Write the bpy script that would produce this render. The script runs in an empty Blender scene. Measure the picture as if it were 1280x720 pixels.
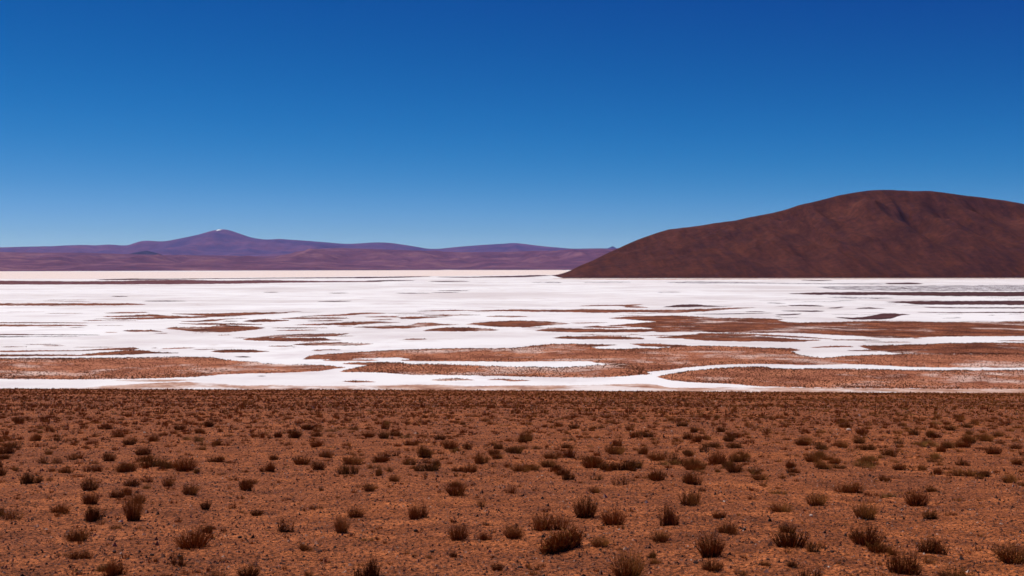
import bpy, math, random
import numpy as np
from mathutils import Vector

random.seed(7)
RNG = np.random.default_rng(11)
SC = bpy.context.scene
COL = SC.collection

# ------------------------------------------------------------------ camera, sky, sun, exposure
CZ = 60.0            # camera height above the salt flat (m)
F = 1497.0           # focal length in photo pixels (1280 wide)
HY = 333.0           # horizon row in the photo

cam_d = bpy.data.cameras.new('camera')
cam_d.sensor_width = 36.0
cam_d.lens = F / 1280.0 * 36.0
cam_d.shift_y = -(360.0 - HY) / 1280.0
cam_d.clip_start = 0.5
cam_d.clip_end = 300000.0
cam_d.dof.use_dof = True
cam_d.dof.focus_distance = 40.0
cam_d.dof.aperture_fstop = 2.0
cam = bpy.data.objects.new('camera', cam_d)
cam.location = (0, 0, CZ)
cam.rotation_euler = (math.radians(90), 0, 0)
COL.objects.link(cam)
SC.camera = cam

SUN_EL = math.radians(58)
SUN_AZ = math.radians(-52)      # left of the view direction, ahead of the camera

world = bpy.data.worlds.new('World')
SC.world = world
world.use_nodes = True
wn = world.node_tree
wn.nodes.clear()
sky = wn.nodes.new('ShaderNodeTexSky')
sky.sky_type = 'NISHITA'
sky.sun_disc = False
sky.sun_elevation = SUN_EL
sky.sun_rotation = SUN_AZ
sky.altitude = 3000
sky.air_density = 0.6
sky.dust_density = 0.0
sky.ozone_density = 3.0
# one even colour grade for the whole sky: the deep, polarised blue of a high plateau
grade = wn.nodes.new('ShaderNodeVectorMath')
grade.operation = 'MULTIPLY_ADD'
grade.inputs[1].default_value = (1.29, 1.13, 1.20)
grade.inputs[2].default_value = (-2.62, -1.21, 0.0)
sep = wn.nodes.new('ShaderNodeSeparateXYZ')
comb = wn.nodes.new('ShaderNodeCombineXYZ')
bg = wn.nodes.new('ShaderNodeBackground')
bg.inputs['Strength'].default_value = 0.066
wo = wn.nodes.new('ShaderNodeOutputWorld')
wn.links.new(sky.outputs[0], grade.inputs[0])
wn.links.new(grade.outputs[0], sep.inputs[0])
for k in range(3):
    m_ = wn.nodes.new('ShaderNodeMath')          # soft floor at zero
    m_.operation = 'SMOOTH_MAX'
    m_.inputs[1].default_value = 0.0
    m_.inputs[2].default_value = 1.6 if k == 0 else 0.2
    wn.links.new(sep.outputs[k], m_.inputs[0])
    wn.links.new(m_.outputs[0], comb.inputs[k])
wn.links.new(comb.outputs[0], bg.inputs[0])
wn.links.new(bg.outputs[0], wo.inputs[0])

sun_d = bpy.data.lights.new('sun', 'SUN')
sun_d.energy = 4.3
sun_d.angle = math.radians(0.53)
sun_d.color = (1.0, 0.96, 0.92)
sun = bpy.data.objects.new('sun', sun_d)
to_sun = Vector((math.sin(SUN_AZ) * math.cos(SUN_EL), math.cos(SUN_AZ) * math.cos(SUN_EL), math.sin(SUN_EL)))
sun.rotation_euler = to_sun.to_track_quat('Z', 'Y').to_euler()
sun.location = (0, 0, 400)
COL.objects.link(sun)

SC.view_settings.view_transform = 'Standard'
SC.view_settings.look = 'None'
SC.view_settings.exposure = 0.0
SC.view_settings.gamma = 1.0
SC.view_settings.use_curve_mapping = False
SC.cycles.use_denoising = True
SC.cycles.denoiser = 'OPENIMAGEDENOISE'
SC.cycles.denoising_input_passes = 'RGB_ALBEDO_NORMAL'
SC.cycles.adaptive_threshold = 0.005
SC.cycles.max_bounces = 5
SC.cycles.diffuse_bounces = 3
SC.cycles.transmission_bounces = 4
SC.cycles.volume_bounces = 1

# ------------------------------------------------------------------ helpers
def hash2(i, j, s):
    v = np.sin(i * 127.1 + j * 311.7 + s * 74.7) * 43758.5453
    return v - np.floor(v)

def vnoise(x, y, s=0.0):
    xi, yi = np.floor(x), np.floor(y)
    xf, yf = x - xi, y - yi
    u = xf * xf * xf * (xf * (xf * 6 - 15) + 10)
    v = yf * yf * yf * (yf * (yf * 6 - 15) + 10)
    a, b = hash2(xi, yi, s), hash2(xi + 1, yi, s)
    c, d = hash2(xi, yi + 1, s), hash2(xi + 1, yi + 1, s)
    return (a + (b - a) * u + (c - a) * v + (a - b - c + d) * u * v) * 2 - 1

def fbm(x, y, octv=4, s=0.0, lac=2.03, gain=0.5):
    x, y = np.asarray(x, float), np.asarray(y, float)
    t, a, n = 0.0, 1.0, 0.0
    for k in range(octv):
        t = t + a * vnoise(x, y, s + k * 3.1)
        n += a
        a *= gain
        x, y = x * lac + 17.3, y * lac - 9.1
    return t / n

def smooth(a, b, x):
    t = np.clip((x - a) / (b - a), 0, 1)
    return t * t * (3 - 2 * t)

def mesh_np(name, verts, faces, smooth_shade=True):
    """verts (n,3); faces (m,3) or (m,4)"""
    verts = np.asarray(verts, np.float32)
    faces = np.asarray(faces, np.int32)
    me = bpy.data.meshes.new(name)
    m, k = faces.shape
    me.vertices.add(len(verts))
    me.vertices.foreach_set('co', verts.ravel())
    me.loops.add(m * k)
    me.loops.foreach_set('vertex_index', faces.ravel())
    me.polygons.add(m)
    me.polygons.foreach_set('loop_start', np.arange(0, m * k, k, dtype=np.int32))
    me.polygons.foreach_set('loop_total', np.full(m, k, np.int32))
    me.polygons.foreach_set('use_smooth', np.full(m, smooth_shade))
    me.update(calc_edges=True)
    return me

def obj(name, me, mat=None, parent=None):
    if mat is not None and not me.materials:
        me.materials.append(mat)
    o = bpy.data.objects.new(name, me)
    COL.objects.link(o)
    if parent:
        o.parent = parent
    return o

def struct(o, label=None):
    o['kind'] = 'structure'
    if label:
        o['label'] = label
    return o

def stuff(o, label, cat):
    o['kind'] = 'stuff'
    o['label'] = label
    o['category'] = cat
    return o

def grid_faces(nr, nc):
    r, c = np.meshgrid(np.arange(nr - 1), np.arange(nc - 1), indexing='ij')
    a = (r * nc + c).ravel()
    return np.stack([a, a + 1, a + nc + 1, a + nc], 1)

# ------------------------------------------------------------------ materials
class NT:
    def __init__(self, name):
        self.m = bpy.data.materials.new(name)
        self.m.use_nodes = True
        self.t = self.m.node_tree
        self.t.nodes.clear()
        self.out = self.t.nodes.new('ShaderNodeOutputMaterial')
    def n(self, typ, **kw):
        nd = self.t.nodes.new(typ)
        for k, v in kw.items():
            setattr(nd, k, v)
        return nd
    def l(self, a, b):
        self.t.links.new(a, b)
    def pos(self):
        return self.n('ShaderNodeNewGeometry').outputs['Position']
    def scale(self, vec, s):
        mp = self.n('ShaderNodeMapping')
        mp.inputs['Scale'].default_value = s
        self.l(vec, mp.inputs[0])
        return mp.outputs[0]
    def noise(self, vec, scale, detail=4, rough=0.55, dist=0.0):
        nd = self.n('ShaderNodeTexNoise')
        nd.inputs['Scale'].default_value = scale
        nd.inputs['Detail'].default_value = detail
        nd.inputs['Roughness'].default_value = rough
        nd.inputs['Distortion'].default_value = dist
        self.l(vec, nd.inputs['Vector'])
        return nd.outputs[0]
    def ramp(self, fac, stops):
        nd = self.n('ShaderNodeValToRGB')
        el = nd.color_ramp.elements
        while len(el) < len(stops):
            el.new(0.5)
        for e, (p, c) in zip(el, stops):
            e.position = p
            e.color = (*c, 1) if len(c) == 3 else c
        self.l(fac, nd.inputs[0])
        return nd.outputs[0]
    def mix(self, fac, a, b, mode='MIX'):
        nd = self.n('ShaderNodeMix', data_type='RGBA', blend_type=mode)
        for s, v in ((nd.inputs[0], fac), (nd.inputs[6], a), (nd.inputs[7], b)):
            if isinstance(v, (int, float)):
                s.default_value = v
            elif isinstance(v, tuple):
                s.default_value = (*v, 1)
            else:
                self.l(v, s)
        return nd.outputs[2]
    def bump(self, h, strength, dist):
        nd = self.n('ShaderNodeBump')
        nd.inputs['Strength'].default_value = strength
        nd.inputs['Distance'].default_value = dist
        self.l(h, nd.inputs['Height'])
        return nd.outputs[0]
    def diffuse(self, col, rough=0.9, normal=None, spec=0.15):
        b = self.n('ShaderNodeBsdfPrincipled')
        if isinstance(col, tuple):
            b.inputs['Base Color'].default_value = (*col, 1)
        else:
            self.l(col, b.inputs['Base Color'])
        b.inputs['Roughness'].default_value = rough
        b.inputs['Specular IOR Level'].default_value = spec
        if normal is not None:
            self.l(normal, b.inputs['Normal'])
        return b
    def done(self, sh):
        self.l(sh.outputs[0], self.out.inputs['Surface'])
        return self.m

def g(v):
    return (v, v, v)

def mat_ground():
    t = NT('red_gravel_soil')
    p = t.pos()
    big = t.noise(p, 0.10, 5, 0.6)
    mid = t.noise(p, 0.9, 5, 0.6)
    fine = t.noise(p, 14.0, 5, 0.7)
    grit = t.noise(p, 55.0, 3, 0.7)
    c = t.ramp(mid, [(0.34, (0.15, 0.042, 0.013)), (0.5, (0.27, 0.077, 0.023)), (0.64, (0.41, 0.123, 0.038))])
    c = t.mix(t.ramp(big, [(0.35, g(0)), (0.65, g(0.6))]), c, (0.19, 0.058, 0.023))
    c = t.mix(1.0, c, t.ramp(fine, [(0.41, g(0.26)), (0.495, g(1.0)), (0.58, g(1.6))]), 'MULTIPLY')
    c = t.mix(1.0, c, t.ramp(grit, [(0.40, g(0.4)), (0.5, g(1.0)), (0.60, g(1.6))]), 'MULTIPLY')
    vor = t.n('ShaderNodeTexVoronoi')
    vor.inputs['Scale'].default_value = 9.0
    t.l(p, vor.inputs['Vector'])
    h = t.mix(0.5, fine, vor.outputs['Distance'])
    nrm = t.bump(h, 1.0, 0.09)
    return t.done(t.diffuse(c, 0.95, nrm, 0.1))

def mat_salt():
    t = NT('salt_crust')
    p = t.pos()
    a = t.noise(p, 0.0022, 6, 0.6, 0.4)
    b = t.noise(p, 0.012, 5, 0.6)
    d = t.noise(p, 0.0007, 3)
    c = t.ramp(a, [(0.36, (0.68, 0.61, 0.57)), (0.5, (0.82, 0.775, 0.735)), (0.60, (0.88, 0.845, 0.805))])
    c = t.mix(t.ramp(b, [(0.5, g(0)), (0.66, g(0.6))]), c, (0.62, 0.53, 0.51))
    c = t.mix(t.ramp(d, [(0.5, g(0)), (0.7, g(0.35))]), c, (0.80, 0.70, 0.66))
    e = t.noise(p, 0.007, 8, 0.7, 0.6)
    c = t.mix(t.ramp(e, [(0.57, g(0)), (0.68, g(0.45))]), c, (0.46, 0.33, 0.28))
    nrm = t.bump(b, 0.3, 0.6)
    return t.done(t.diffuse(c, 0.75, nrm, 0.2))

def mat_soil(name, lo, mid, hi, pale, pale_at, speck=0.5, thin=0.0, sc=1.0):
    """island soil: lo/mid/hi soil colours, pale salty patches, dark scrub specks; thin = share of bare salt"""
    t = NT(name)
    p = t.pos()
    a = t.noise(p, 0.03 * sc, 6, 0.65)
    s = t.noise(p, 0.45, 4, 0.65)
    w = t.noise(p, 0.011 * sc, 8, 0.7, 0.3)
    c = t.ramp(a, [(0.36, lo), (0.5, mid), (0.64, hi)])
    c = t.mix(1.0, c, t.ramp(s, [(0.35, g(1 - speck)), (0.55, g(1.0)), (0.75, g(1.25))]), 'MULTIPLY')
    c = t.mix(t.ramp(w, [(pale_at, g(0)), (pale_at + 0.09, g(0.85))]), c, pale)
    if thin:
        q = t.noise(p, 0.03, 6, 0.7)
        c = t.mix(t.ramp(q, [(0.5 - 0.06, g(0)), (0.5 + 0.06, g(thin))]), c, (0.8, 0.75, 0.74))
    return t.done(t.diffuse(c, 0.95, None, 0.05))

def mat_rock(name, lo, mid, hi, s1, s2, bump=None, streak=None):
    t = NT(name)
    p = t.pos()
    a = t.noise(p, s1, 5, 0.6, 0.5)
    b = t.noise(p, s2, 5, 0.65)
    c = t.ramp(a, [(0.3, lo), (0.5, mid), (0.7, hi)])
    c = t.mix(1.0, c, t.ramp(b, [(0.3, g(0.7)), (0.5, g(1.0)), (0.7, g(1.25))]), 'MULTIPLY')
    if streak:
        mp = t.n('ShaderNodeMapping')
        mp.inputs['Rotation'].default_value = (0, 0, math.radians(38))
        mp.inputs['Scale'].default_value = (0.022, 0.0026, 0.008)
        t.l(p, mp.inputs[0])
        w = t.noise(mp.outputs[0], 1.0, 6, 0.65)
        c = t.mix(1.0, c, t.ramp(w, [(0.34, g(0.72)), (0.5, g(1.0)), (0.66, g(1.32))]), 'MULTIPLY')
        b = t.mix(0.5, b, w)
    nrm = t.bump(b, bump[0], bump[1]) if bump else None
    return t.done(t.diffuse(c, 0.95, nrm, 0.05))

def mat_twig(name, c1, c2, c3, trans):
    t = NT(name)
    at = t.n('ShaderNodeAttribute', attribute_name='tint')
    oi = t.n('ShaderNodeObjectInfo')
    ad = t.n('ShaderNodeMath', operation='ADD')
    t.l(at.outputs['Fac'], ad.inputs[0])
    ml = t.n('ShaderNodeMath', operation='MULTIPLY')
    t.l(oi.outputs['Random'], ml.inputs[0])
    ml.inputs[1].default_value = 0.6
    t.l(ml.outputs[0], ad.inputs[1])
    c = t.ramp(ad.outputs[0], [(0.1, c1), (0.6, c2), (1.0, c3)])
    b = t.diffuse(c, 0.85, None, 0.1)
    tr = t.n('ShaderNodeBsdfTranslucent')
    t.l(c, tr.inputs[0])
    mx = t.n('ShaderNodeMixShader')
    mx.inputs[0].default_value = trans
    t.l(b.outputs[0], mx.inputs[1])
    t.l(tr.outputs[0], mx.inputs[2])
    return t.done(mx)

def mat_stone(name):
    t = NT(name)
    at = t.n('ShaderNodeAttribute', attribute_name='tint')
    c = t.ramp(at.outputs['Fac'], [(0.0, (0.02, 0.012, 0.010)), (0.25, (0.075, 0.028, 0.017)), (0.55, (0.22, 0.080, 0.040)),
                                   (0.88, (0.36, 0.150, 0.080)), (1.0, (0.52, 0.37, 0.28))])
    n2 = t.noise(t.pos(), 30, 3)
    c = t.mix(1.0, c, t.ramp(n2, [(0.3, g(0.7)), (0.7, g(1.2))]), 'MULTIPLY')
    return t.done(t.diffuse(c, 0.9, None, 0.2))

M_GROUND = mat_ground()
M_SALT = mat_salt()
M_SOIL = {
    'r': mat_soil('red_scrub_soil', (0.22, 0.068, 0.032), (0.41, 0.145, 0.072), (0.54, 0.205, 0.10), (0.68, 0.48, 0.39), 0.52, 0.55),
    'b': mat_soil('brown_scrub_soil', (0.10, 0.031, 0.015), (0.20, 0.064, 0.030), (0.36, 0.120, 0.055), (0.68, 0.52, 0.45), 0.55, 0.45),
    'd': mat_soil('dark_wet_soil', (0.055, 0.022, 0.020), (0.085, 0.034, 0.030), (0.12, 0.05, 0.042), (0.3, 0.2, 0.18), 0.70, 0.3),
    's': mat_soil('salt_speckled_soil', (0.05, 0.028, 0.024), (0.08, 0.045, 0.04), (0.12, 0.07, 0.06), (0.5, 0.42, 0.4), 0.70, 0.3, thin=0.95),
    'm': mat_soil('maroon_wet_soil', (0.10, 0.036, 0.034), (0.14, 0.050, 0.046), (0.19, 0.075, 0.066), (0.45, 0.30, 0.27), 0.58, 0.3),
    'p': mat_soil('pinkish_dusty_salt', (0.72, 0.56, 0.48), (0.80, 0.665, 0.585), (0.84, 0.72, 0.65), (0.86, 0.79, 0.74), 0.6, 0.05),
    'n': mat_soil('pale_salty_sand', (0.30, 0.135, 0.085), (0.52, 0.30, 0.21), (0.66, 0.46, 0.37), (0.80, 0.72, 0.67), 0.49, 0.3, 0.0, 1.8),
}
M_HILL = mat_rock('dark_red_hill_slope', (0.052, 0.0150, 0.0072), (0.071, 0.0205, 0.0092), (0.092, 0.027, 0.0115), 0.0042, 0.03, (0.9, 10.0), True)
M_FAR1 = mat_rock('far_red_foothill_haze_tinted', (0.085, 0.035, 0.066), (0.135, 0.054, 0.085), (0.23, 0.105, 0.12), 0.0008, 0.005, (0.7, 60.0))  # red rock with extra blue: part of the distance haze is in this colour
M_FAR2 = mat_rock('far_red_mountain_haze_tinted', (0.050, 0.028, 0.080), (0.092, 0.042, 0.092), (0.155, 0.060, 0.095), 0.0003, 0.0022, (0.7, 110.0))  # violet cast is aerial haze painted into the reddish rock colour
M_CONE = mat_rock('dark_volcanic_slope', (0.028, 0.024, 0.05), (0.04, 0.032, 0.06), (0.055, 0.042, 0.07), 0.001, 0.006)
M_SNOW = mat_rock('old_snow', (0.7, 0.7, 0.72), (0.8, 0.8, 0.82), (0.85, 0.85, 0.86), 0.01, 0.05)
M_TWIG = mat_twig('brown_twigs', (0.075, 0.030, 0.008), (0.19, 0.075, 0.0175), (0.42, 0.168, 0.039), 0.48)
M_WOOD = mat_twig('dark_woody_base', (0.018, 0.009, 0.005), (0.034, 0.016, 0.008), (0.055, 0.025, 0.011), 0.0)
M_SCRUB = mat_twig('dark_island_scrub', (0.06, 0.019, 0.008), (0.105, 0.035, 0.014), (0.17, 0.058, 0.023), 0.2)
M_DRY = mat_twig('dry_orange_grass', (0.18, 0.085, 0.022), (0.30, 0.145, 0.036), (0.42, 0.21, 0.055), 0.35)
M_STONE = mat_stone('gravel_stone')

# ------------------------------------------------------------------ ground: the gravel slope in front
def ground_z(x, y):
    x, y = np.asarray(x, float), np.asarray(y, float)
    z = CZ - 2.9 - 0.094 * y - 0.0045 * x * smooth(20, 300, y)
    z = z + 0.35 * fbm(x / 38, y / 38, 3, 1.0) * smooth(20, 120, y) * (1 - 0.7 * smooth(200, 300, y))
    z = z + 0.10 * fbm(x / 5.0, y / 5.0, 3, 5.0)
    # a shallow dry rill across the slope
    rill = 53.0 - 0.13 * (x + 14) + 0.7 * fbm(x / 3.0, x * 0 + 3, 3, 9.0)
    z = z - 0.16 * np.exp(-((y - rill) / 0.35) ** 2) * smooth(-17, -14, x) * (1 - smooth(-8, -6, x)) * (0.4 + 0.6 * smooth(-0.1, 0.2, fbm(x / 1.3, x * 0 + 7, 2, 4.0)))
    over = np.maximum(y - 285 - 10 * fbm(x / 60, x * 0, 2, 2.0), 0)
    z = z - 0.0011 * over ** 2
    return np.maximum(z, -4.0)

def build_ground():
    rows = [-120, -80, -50, -30, -15, -5, 2, 7, 11]
    y = 14.0
    while y < 60:
        rows.append(y)
        y += 0.05 + (y - 14) * 0.0035
    while y < 330:
        rows.append(y)
        y *= 1.012
    while y < 620:
        rows.append(y)
        y += 6
    rows = np.array(rows)
    u = np.linspace(-1, 1, 381)
    u = np.sign(u) * (0.55 * np.abs(u) + 0.45 * np.abs(u) ** 6) / 0.55 * 0.46
    half = np.maximum(rows, 14) + 4
    X = u[None, :] * half[:, None] + 0
    Y = np.repeat(rows[:, None], len(u), 1)
    Z = ground_z(X, Y)
    near = 1 - smooth(45, 190, Y)
    Z = Z + near * (0.030 * fbm(X / 0.8, Y / 0.8, 3, 21.0) + 0.026 * fbm(X / 0.22, Y / 0.22, 3, 31.0))
    V = np.stack([X.ravel(), Y.ravel(), Z.ravel()], 1)
    o = obj('ground', mesh_np('ground', V, grid_faces(len(rows), len(u))[:, ::1]), M_GROUND)
    struct(o, 'red brown gravel slope dotted with dry shrubs above the salt flat')

build_ground()

# ------------------------------------------------------------------ salt flat
S = 120000.0
me = mesh_np('salt_flat', [(-S, -S, 0), (S, -S, 0), (S, S, 0), (-S, S, 0)], [(0, 1, 2, 3)], False)
struct(obj('salt_flat', me, M_SALT), 'bright white salt flat spreading to the far mountains')

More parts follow.
